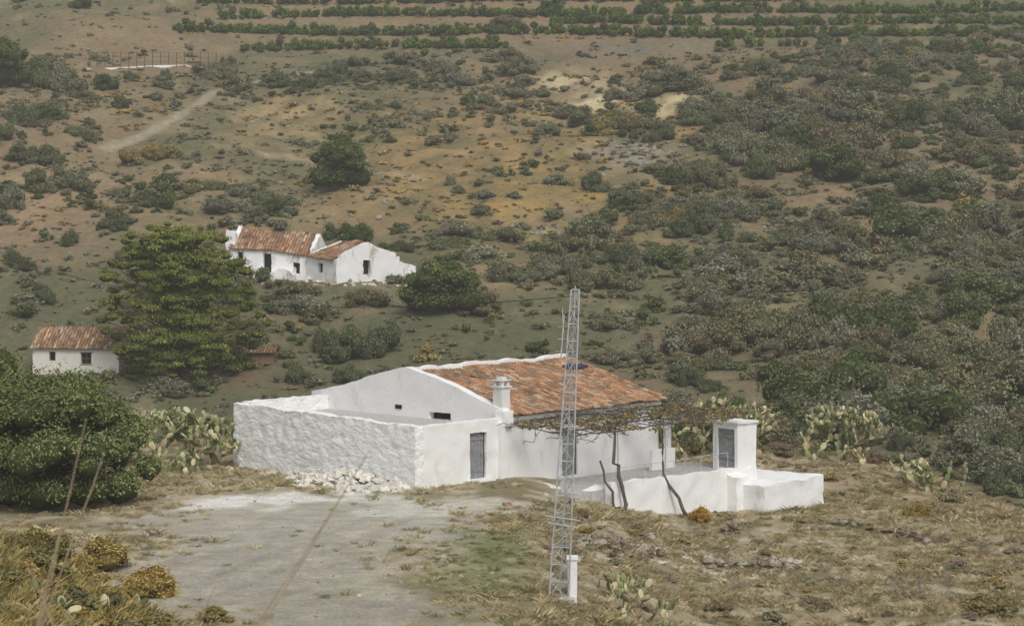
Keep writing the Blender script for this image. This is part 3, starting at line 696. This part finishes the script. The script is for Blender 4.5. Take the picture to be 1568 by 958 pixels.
for nm, u, v, w, h, k in (('evergreen_oak', 680, 480, 135, 88, 1), ('evergreen_oak', 522, 290, 110, 85, 1), ('olive_tree', 1030, 140, 90, 40, 0), ('fig_tree', 5, 135, 100, 80, 1)):
    b = hit(u, v, 128); s = b.y/FP; r = np.random.default_rng(u); L = roundlobes(r, w*s*.5, h*s*1.0, 34, .13, .28); L += [(x_*w*s*.25, -.3, h*s*.22, w*s*.24, w*s*.22, h*s*.24) for x_ in (-1, 0, 1)]
    cA, cB = (lin(80, 92, 54), lin(106, 114, 68)) if k else (lin(104, 108, 82), lin(122, 124, 98))
    tree(nm, b, L, 12000, .26, cA, cB, L[:6], .2, depth=.5, lv=.3)

# ------------------------------------------------------------------ prickly pears
M_cact = mat_attr('cactus_skin', .7, .2, 8, 0)
def cactus(u, v, w, h, seed, dmin=63):
    b = nearhit(u, v, dmin); s = b.y/FP; r = np.random.default_rng(seed)
    vb = V0+FP*(CAMZ-b.z)/b.y; Wm = w*s; Hm = (vb-(v-h))*s
    mb = MB(); cols = [lin(158, 164, 120), lin(184, 184, 144), lin(134, 144, 98), lin(200, 190, 152), lin(164, 150, 120), lin(108, 118, 78)]
    cnt = [0]
    def pad(base, dirv, ln, lvl):
        cnt[0] += 1
        dirv = Vector(dirv).normalized(); c = Vector(base)+dirv*ln*.5
        sd = dirv.cross(Vector(r.normal(size=3))).normalized(); th_ = dirv.cross(sd)
        V = []; nu, nv = 9, 5
        for j in range(nv+1):
            ph = math.pi*j/nv
            for i in range(nu):
                a = 2*math.pi*i/nu; V.append(c+dirv*(-math.cos(ph)*ln*.54)+sd*(math.sin(ph)*math.cos(a)*ln*.38)+th_*(math.sin(ph)*math.sin(a)*ln*.08))
        F = [(j*nu+i, j*nu+(i+1) % nu, (j+1)*nu+(i+1) % nu, (j+1)*nu+i) for j in range(nv) for i in range(nu)]
        mb.add(V, F, cols[r.integers(6)]*r.uniform(.75, 1.1))
        tip = Vector(base)+dirv*ln*.97
        if lvl > 0 and tip.z < Hm-.15 and cnt[0] < 420:
            for k in range(int(r.choice([1, 2, 3], p=[.45, .4, .15]))):
                nd = dirv*.8+Vector(r.normal(0, .5, 3)); nd.z = abs(nd.z)*.9+.25; pad(tip, nd, ln*r.uniform(.86, 1.0), lvl-1)
    k = max(4, int(Wm*3.2))
    for i in range(k):
        ox = r.uniform(-.45, .45)*Wm; oy = r.uniform(-.5, .5)*min(Wm, 2.0)
        pad((ox, oy, th(b.x+ox, b.y+oy)-b.z-.05), (r.normal(0, .3), r.normal(0, .3), 1), min(.5, .18*Hm+.18), min(7, max(1, int(Hm/.36))))
    o = mb.build('prickly_pear_cactus', M_cact, None, True); o.location = b
for i, a in enumerate([(245, 712, 70, 84), (302, 712, 60, 76), (275, 724, 110, 34), (1085, 655, 80, 74), (1138, 652, 60, 70), (1285, 684, 80, 62), (1300, 706, 70, 32), (1430, 752, 90, 48), (960, 918, 110, 44), (985, 950, 80, 50), (1385, 732, 45, 30), (1240, 690, 40, 32)]):
    cactus(*a, seed=60+i)
for i, a in enumerate([(60, 930, 120, 40), (150, 935, 110, 35), (215, 940, 70, 32)]): cactus(*a, seed=90+i, dmin=40)

# ------------------------------------------------------------------ rocks
def rocks(name, items, mat, seed):
    r = np.random.default_rng(seed); mb = MB()
    for (p, s, c) in items:
        v, f = sphere_arr((0, 0, 0), (s*r.uniform(.7, 1.4), s*r.uniform(.7, 1.4), s*r.uniform(.35, .8)), 7, 4)
        a = r.uniform(0, 6.28); ca, sa = math.cos(a), math.sin(a); v = np.array(v); v += r.normal(0, s*.16, v.shape)
        mb.add([(p[0]+q[0]*ca-q[1]*sa, p[1]+q[0]*sa+q[1]*ca, p[2]+q[2]+s*.1) for q in v], f, c)
    return mb.build(name, mat)
r = np.random.default_rng(3); it = []
for i in range(170):
    t = -5.7-abs(r.normal(0, .8)); s = r.uniform(.3, 6.3)+r.normal(0, .4); p = W(t, s, 0); z = th(p[0], p[1])
    k = max(0, 1-(-5.7-t)/1.6); it.append(((p[0], p[1], z+k*r.uniform(0, .65)*math.sin(max(0, min(1, s/6.5))*3.14)), r.uniform(.08, .38), lin(222, 218, 208)*r.uniform(.7, 1)))
for i in range(40):
    s = r.uniform(5, 12.5); p = W(-5.7-abs(r.normal(0, .6)), s, 0); it.append(((p[0], p[1], th(p[0], p[1])), r.uniform(.05, .18), lin(200, 190, 170)*r.uniform(.7, 1)))
rocks('rubble_pile', it, M_attr, 4)
it = []
for (u, v, su, sv, k, sz) in [(960, 840, 60, 18, 80, .2), (1150, 870, 60, 12, 50, .2), (1180, 665, 40, 10, 30, .3), (1330, 690, 80, 25, 60, .22), (880, 770, 50, 14, 60, .2), (600, 860, 120, 40, 40, .08), (1250, 830, 160, 40, 110, .13), (400, 740, 90, 8, 30, .12), (830, 900, 30, 20, 20, .12), (450, 830, 150, 60, 90, .06)]:
    for i in range(k):
        p = hit(u+r.normal(0, su), v+r.normal(0, sv))
        if foot(np.array([p.x]), np.array([p.y]))[0] or p.y > 130: continue
        it.append((p, r.uniform(.3, 1)*sz, lin(*[(188, 182, 168), (155, 146, 132), (140, 118, 98)][r.integers(3)])))
for (u0, v0, u1, v1, k) in [(880, 832, 1020, 852, 70), (1080, 866, 1230, 872, 60), (1270, 800, 1420, 830, 35)]:
    for i in range(k):
        f = r.random(); p = hit(u0+(u1-u0)*f, v0+(v1-v0)*f+r.normal(0, 1.5)); p.z += r.uniform(0, .28)
        it.append((p, r.uniform(.1, .24), lin(*[(176, 168, 152), (150, 140, 124), (132, 112, 94)][r.integers(3)])*r.uniform(.7, 1)))
rocks('scattered_rocks', it, M_attr, 6)
it = []
for (u, v, su, sv, k) in [(985, 235, 38, 14, 40), (850, 352, 35, 12, 20), (1010, 220, 12, 14, 20), (1324, 117, 2, 1, 2), (622, 272, 2, 1, 2), (800, 60, 2, 1, 2), (850, 62, 3, 1, 2), (1250, 250, 200, 120, 12), (400, 280, 200, 60, 10)]:
    for i in range(k):
        p = hit(u+r.normal(0, su), v+r.normal(0, sv), 128); it.append((p, r.uniform(.15, .5), lin(146, 142, 130)*r.uniform(.7, 1.1)))
rocks('hillside_outcrop', it, M_attr, 8)

# ------------------------------------------------------------------ lattice mast
base = hit(856, 916); mast = empty('lattice_mast', base); px = base.y/FP
Hm = 472*px; lean = Vector((25*px, 0, Hm)); mb = MB()
def leg(k, f):
    a = math.radians([200, 330, 85][k]); w = (.40*(1-f)+.16*f)*0.9
    return lean*f+Vector((math.cos(a)*w, math.sin(a)*w, 0))
for k in range(3): tube(mb, [leg(k, i/10)-Vector((0, 0, .3 if i == 0 else 0)) for i in range(11)], .027, 6)
nb = 18
for i in range(nb):
    f0 = i/nb; f1 = (i+1)/nb
    for k in range(3):
        k2 = (k+1) % 3
        tube(mb, [leg(k, f0), leg(k2, f0)], .015, 4)
        tube(mb, ([leg(k, f0), leg(k2, f1)] if i % 2 else [leg(k2, f0), leg(k, f1)]), .012, 4)
for k in range(3): tube(mb, [leg(k, 1), leg((k+1) % 3, 1)], .02, 4)
tube(mb, [lean*.9, lean*1.0+Vector((0, 0, .12))], .025)
mb.build('lattice', M_metal, mast)
mb = MB()
for f, l in ((.262, .6), (.24, .5)): tube(mb, [lean*f+Vector((-l, -.3, .1)), lean*f+Vector((l*.9, -.3, -.06))], .022)
tube(mb, [lean*.86+Vector((-.3, 0, 0)), lean*.86+Vector((-.35, 0, .8))], .015); tube(mb, [lean*.78+Vector((-.35, 0, 0)), lean*.92+Vector((-.32, 0, 0))], .022)
for q in (.8, .84, .88): tube(mb, [lean*q+Vector((-.5, 0, 0)), lean*q+Vector((.1, 0, 0))], .01)
mb.build('brackets_and_antenna', M_metal, mast)
I = lambda a, b_, c_: (a, b_, c_)
mb = MB(); gbox(mb, I, .28, .58, -.1, .2, -.5, 1.25, .2, .015); gbox(mb, I, .24, .62, -.14, .24, 1.25, 1.36, .2, .015)
mb.build('meter_pillar', M_white, mast); mb = MB(); gbox(mb, I, -.5, .5, -.45, .45, -.5, .06, .3, .02); mb.build('concrete_footing', M_conc, mast)
mb = MB(); A_ = Vector((-36.2, 150, 9.57)); B_ = base+lean*.98; pts = []
for i in range(41):
    s = i/40; p = A_.lerp(B_, s); p.z -= 4*1.93*s*(1-s); pts.append(p)
tube(mb, pts, .013, 5, (.05, .05, .05)); mb.build('overhead_cable', M_attr)
mb = MB(); tube(mb, [A_-Vector((0, 0, 17)), A_+Vector((0, 0, .4))], [.16, .1], 8); mb.build('utility_pole', M_wood)

# ------------------------------------------------------------------ ruined house
def frame(o, ang):
    p = (math.cos(ang), math.sin(ang)); q = (-math.sin(ang), math.cos(ang))
    return lambda t, s, z: (o[0]+t*p[0]+s*q[0], o[1]+t*p[1]+s*q[1], o[2]+z)
G = (-16.9, 220, 3.4); ruin = empty('ruined_farmhouse', G)
Wr = frame((0, 0, 0), math.radians(-50)); RW = 7.6
fu = frame((-3.0, 4.0, 0), math.radians(-9)); Wu = lambda t, s, z: fu(t, s, z-.085*t)
def blk(fn, RW, t0, t1, z0, eave, ridge, nm, keep=None, ops=(), gops=(), seed=1):
    rz = lambda t, s: eave+(ridge-eave)*(1-abs(s-RW/2)/(RW/2))+.10*math.sin(t*1.1+s)+.05*math.sin(t*2.7)
    mb = MB()
    wall(mb, fn, 'u', t0, t1, 0, .4, z0-3, lambda u, v: rz(u, 0)-.08, ops, .35, .06)
    wall(mb, fn, 'u', t0, t1, RW-.4, RW, z0-3, eave-.05, (), .5, .05)
    wall(mb, fn, 'v', .4, RW-.4, t1-.4, t1, z0-3, lambda u, v: rz(u, v)+.05, gops, .35, .06)
    wall(mb, fn, 'v', .4, RW-.4, t0, t0+.4, z0-3, lambda u, v: rz(u, v)+.12, (), .35, .06)
    mb.build(nm+'_walls', M_ruin, ruin, True)
    mb = MB(); tiles(mb, fn, t0-.1, t1-.3, -.25, RW/2, rz, tw=.3, tl=.5, keep=keep, dull=.85, seed=seed); tiles(mb, fn, t0-.1, t1-.3, RW+.25, RW/2, rz, tw=.3, tl=.5, dull=.85, seed=seed+1)
    mb.build(nm+'_roof', M_tile, ruin)
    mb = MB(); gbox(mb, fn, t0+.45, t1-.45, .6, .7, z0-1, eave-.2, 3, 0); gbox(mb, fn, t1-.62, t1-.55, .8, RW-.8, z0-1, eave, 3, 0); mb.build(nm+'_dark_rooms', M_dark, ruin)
kp = lambda t, s: not (fbm(np.array(t*.7), np.array(s*.7), 1) > .64)
blk(Wu, 6.4, -8.0, .4, .5, 2.75, 4.5, 'upper_block', kp, [(-4.6, -3.8, .3, 2.3), (-7.2, -6.7, 1.5, 2.2), (-1.6, -.9, .6, 1.7)], (), 21)
blk(Wr, RW, -4.9, 0, 0, 2.4, 3.85, 'lower_block', kp, [(-3.2, -2.3, .9, 1.8)], [(3.2, 4.1, .7, 2.1)], 25)
mb = MB(); gbox(mb, Wr, -.4, 0.0, RW, RW+2.0, -3, lambda u, v: 1.9-.25*(v-RW), .3, .08); gbox(mb, Wr, -7, -6.5, -2.4, 0, -3, lambda u, v: 1.4+.3*v, .3, .15); gbox(mb, Wu, -5, -1.2, -1.6, -.02, -3, lambda u, v: .7+.3*math.sin(u*2), .3, .15)
gbox(mb, Wu, -8.6, -7.6, .5, 2.5, -2, lambda u, v: 3.9+.3*math.sin(v*3), .3, .12)
mb.build('broken_walls', M_ruin, ruin, True)
r = np.random.default_rng(15); it = []
for i in range(120):
    p = hit(r.uniform(400, 640), r.uniform(418, 440), 128); it.append((p, r.uniform(.1, .4), lin(*[(205, 200, 190), (160, 140, 120), (130, 112, 94)][r.integers(3)])))
rocks('collapsed_masonry', it, M_attr, 10)
c0 = hit(50, 574, 128); sh = empty('small_farmhouse', c0); Ws = frame((0, 0, 0), math.radians(-6)); k = c0.y/FP
Lw = 135*k; ev = 44*k; rd = 70*k; D_ = 4.6
mb = MB()
w1, w2 = 26*k, 76*k
wall(mb, Ws, 'u', 0, Lw, 0, .35, -2, ev, [(w1, w1+.55, ev*.5, ev*.82), (w2, w2+.9, ev*.4, ev*.78)], .4, .02)
rz = lambda t, s: ev+.05+(rd-ev)*(1-abs(s-D_/2)/(D_/2))
wall(mb, Ws, 'v', .35, D_-.35, 0, .35, -2, lambda u, v: rz(u, v)-.03, (), .4, .02); wall(mb, Ws, 'v', .35, D_-.35, Lw-.35, Lw, -2, lambda u, v: rz(u, v)-.03, (), .4, .02); wall(mb, Ws, 'u', 0, Lw, D_-.35, D_, -2, ev, (), .4, .02)
mb.build('walls', mat_white('cream_whitewash', base=(.68, .66, .58)), sh, True)
mb = MB(); tiles(mb, Ws, -.2, Lw+.2, -.3, D_/2, rz, tw=.28, tl=.45, dull=.72, seed=31); tiles(mb, Ws, -.2, Lw+.2, D_+.3, D_/2, rz, tw=.28, tl=.45, dull=.72, seed=32); mb.build('roof', M_tile, sh)
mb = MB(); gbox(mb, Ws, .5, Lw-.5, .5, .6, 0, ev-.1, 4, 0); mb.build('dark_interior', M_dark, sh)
mb = MB(); gbox(mb, Ws, w2+.42, w2+.48, .1, .16, ev*.4, ev*.78, 2, 0); gbox(mb, Ws, w2, w2+.9, .1, .158, ev*.57, ev*.6, 2, 0)
for zz in (ev*.37, ev*.78): gbox(mb, Ws, w2-.08, w2+.98, -.05, -.022, zz, zz+.07, 2, 0)
mb.build('window_frames', M_wood, sh)
c0 = hit(385, 560, 128); sd = empty('stone_shed', c0); mb = MB(); gbox(mb, I, 0, 1.9, 0, 2, -1, 1.1, .4, .06, lin(120, 98, 80)); mb.build('walls', M_attr, sd)
mb = MB(); tiles(mb, I, -.2, 2.1, -.3, 2.1, lambda t, s: 1.15+.22*s, tw=.28, tl=.45, dull=.5, seed=9); mb.build('roof', M_tile, sd)
pp = [hit(u, v) for u, v in ((132, 107), (180, 105), (230, 103), (283, 101), (300, 106), (338, 110))]
mb = MB()
for a, b_ in zip(pp[:-1], pp[1:]):
    dv = (b_-a); an = math.atan2(dv.y, dv.x); fr = frame(a, an); ln = math.hypot(dv.x, dv.y)
    def f3(t, s, z, fr=fr, dv=dv, ln=ln):
        q = fr(t, s, z); return (q[0], q[1], q[2]+dv.z*t/ln)
    gbox(mb, f3, 0, ln, 0, .25, -1, .14, 2, 0)
mb.build('reservoir_wall', M_white)
mb = MB(); fp = []
for i in range(17):
    u = 135+i*12.2; p = hit(u, 106); fp.append(p); tube(mb, [p+Vector((0, .8, -.2)), p+Vector((0, .8, 2.6))], .06, 4)
for zz in (1.0, 1.8, 2.5): tube(mb, [p+Vector((0, .8, zz)) for p in fp], .02, 4)
mb.build('fence', M_wood)
r = np.random.default_rng(77)
def twig(mb, p0, dv, ln, rad, lv):
    p1 = p0+dv.normalized()*ln; tube(mb, [p0, p0.lerp(p1, .5)+Vector(r.normal(0, ln*.06, 3)), p1], [rad, rad*.8, rad*.6], 4)
    if lv > 0:
        for k in range(3): twig(mb, p0.lerp(p1, r.uniform(.5, 1)), dv+Vector(r.normal(0, .6, 3)), ln*r.uniform(.55, .85), rad*.6, lv-1)
M_twig = mat_plain('dead_twigs', lin(140, 130, 118), .9)
for (u, v, ln, k) in ((1400, 915, .6, 8), (1450, 900, .4, 6), (1130, 905, .3, 6), (1340, 700, .5, 7), (1290, 900, .3, 5), (1500, 850, .35, 5)):
    mb = MB(); p = nearhit(u, v)
    for j in range(k): twig(mb, Vector((r.normal(0, .15), r.normal(0, .15), -.1)), Vector((r.normal(0, .6), r.normal(0, .5), 1)), ln, .014, 3)
    o = mb.build('bare_thorn_bush', M_twig); o.location = p
mb = MB()
for (u0, v0, u1, v1, d_) in [(132, 640, 70, 900, 13), (565, 690, 380, 990, 12), (1062, 840, 1000, 980, 14), (330, 895, 290, 980, 13), (720, 905, 600, 970, 14), (160, 690, 120, 800, 13.4), (100, 780, 60, 960, 12.5), (560, 700, 430, 900, 13), (40, 860, 90, 980, 13), (1030, 880, 990, 980, 13.5)]:
    a = Vector(((u0-U0)/FP*d_, d_, CAMZ-(v0-V0)/FP*d_)); b_ = Vector(((u1-U0)/FP*d_, d_, CAMZ-(v1-V0)/FP*d_)); dv = (b_-a)
    g = th(b_.x, d_); e_ = b_+dv*((g-b_.z)/dv.z); e_.z = th(e_.x, d_)-.05
    tube(mb, [a, a.lerp(b_, .5)+Vector((.008, 0, 0)), b_, e_], [.0025, .004, .0055, .006], 5)
mb.build('dry_stalks', mat_plain('dry_stalk', lin(160, 146, 124), .9))

# ------------------------------------------------------------------ thin hazy air: its airlight is painted in by an emitting volume
m = bpy.data.materials.new('haze_glow'); m.use_nodes = True; nt = m.node_tree; nt.nodes.clear()
o_ = nt.nodes.new('ShaderNodeOutputMaterial'); ab = nt.nodes.new('ShaderNodeVolumeAbsorption'); em = nt.nodes.new('ShaderNodeEmission'); ad = nt.nodes.new('ShaderNodeAddShader')
ab.inputs['Color'].default_value = (0, 0, 0, 1); ab.inputs['Density'].default_value = .00042
em.inputs['Color'].default_value = (.40, .395, .37, 1); em.inputs['Strength'].default_value = .00042
nt.links.new(ab.outputs[0], ad.inputs[0]); nt.links.new(em.outputs[0], ad.inputs[1]); nt.links.new(ad.outputs[0], o_.inputs['Volume'])
mb = MB(); gbox(mb, I, -520, 520, -80, 860, -60, 190, 2000, 0); mb.build('haze_glow', m)

# ------------------------------------------------------------------ light, sky, camera
sd_ = Vector((0.26, -0.70, 0.85)).normalized()
sun = bpy.data.lights.new('sun', 'SUN'); sun.energy = 1.5; sun.angle = math.radians(18); sun.color = (1, .965, .91)
so = bpy.data.objects.new('sun', sun); so.rotation_euler = sd_.to_track_quat('Z', 'Y').to_euler(); sc.collection.objects.link(so)
w = bpy.data.worlds.new('World'); sc.world = w; w.use_nodes = True; nt = w.node_tree; nt.nodes.clear()
sky = nt.nodes.new('ShaderNodeTexSky'); sky.sky_type = 'NISHITA'; sky.sun_disc = False; sky.sun_elevation = math.asin(sd_.z); sky.sun_rotation = math.atan2(sd_.x, sd_.y); sky.dust_density = 4
hs = nt.nodes.new('ShaderNodeHueSaturation'); hs.inputs['Saturation'].default_value = .3
bg = nt.nodes.new('ShaderNodeBackground'); bg.inputs[1].default_value = .13; ow = nt.nodes.new('ShaderNodeOutputWorld')
nt.links.new(sky.outputs[0], hs.inputs['Color']); nt.links.new(hs.outputs[0], bg.inputs[0]); nt.links.new(bg.outputs[0], ow.inputs[0])
cam = bpy.data.cameras.new('camera'); co = bpy.data.objects.new('camera', cam); co.location = (0, 0, CAMZ); co.rotation_euler = (math.radians(90), 0, 0); sc.collection.objects.link(co)
cam.sensor_width = 36; cam.lens = FP/1568*36; cam.shift_y = -(479-V0)/1568; cam.clip_end = 3000; cam.clip_start = .5
cam.dof.use_dof = True; cam.dof.focus_distance = 102; cam.dof.aperture_fstop = 4
sc.camera = co
sc.view_settings.view_transform = 'Standard'; sc.view_settings.look = 'None'; sc.view_settings.exposure = 0
print('done')
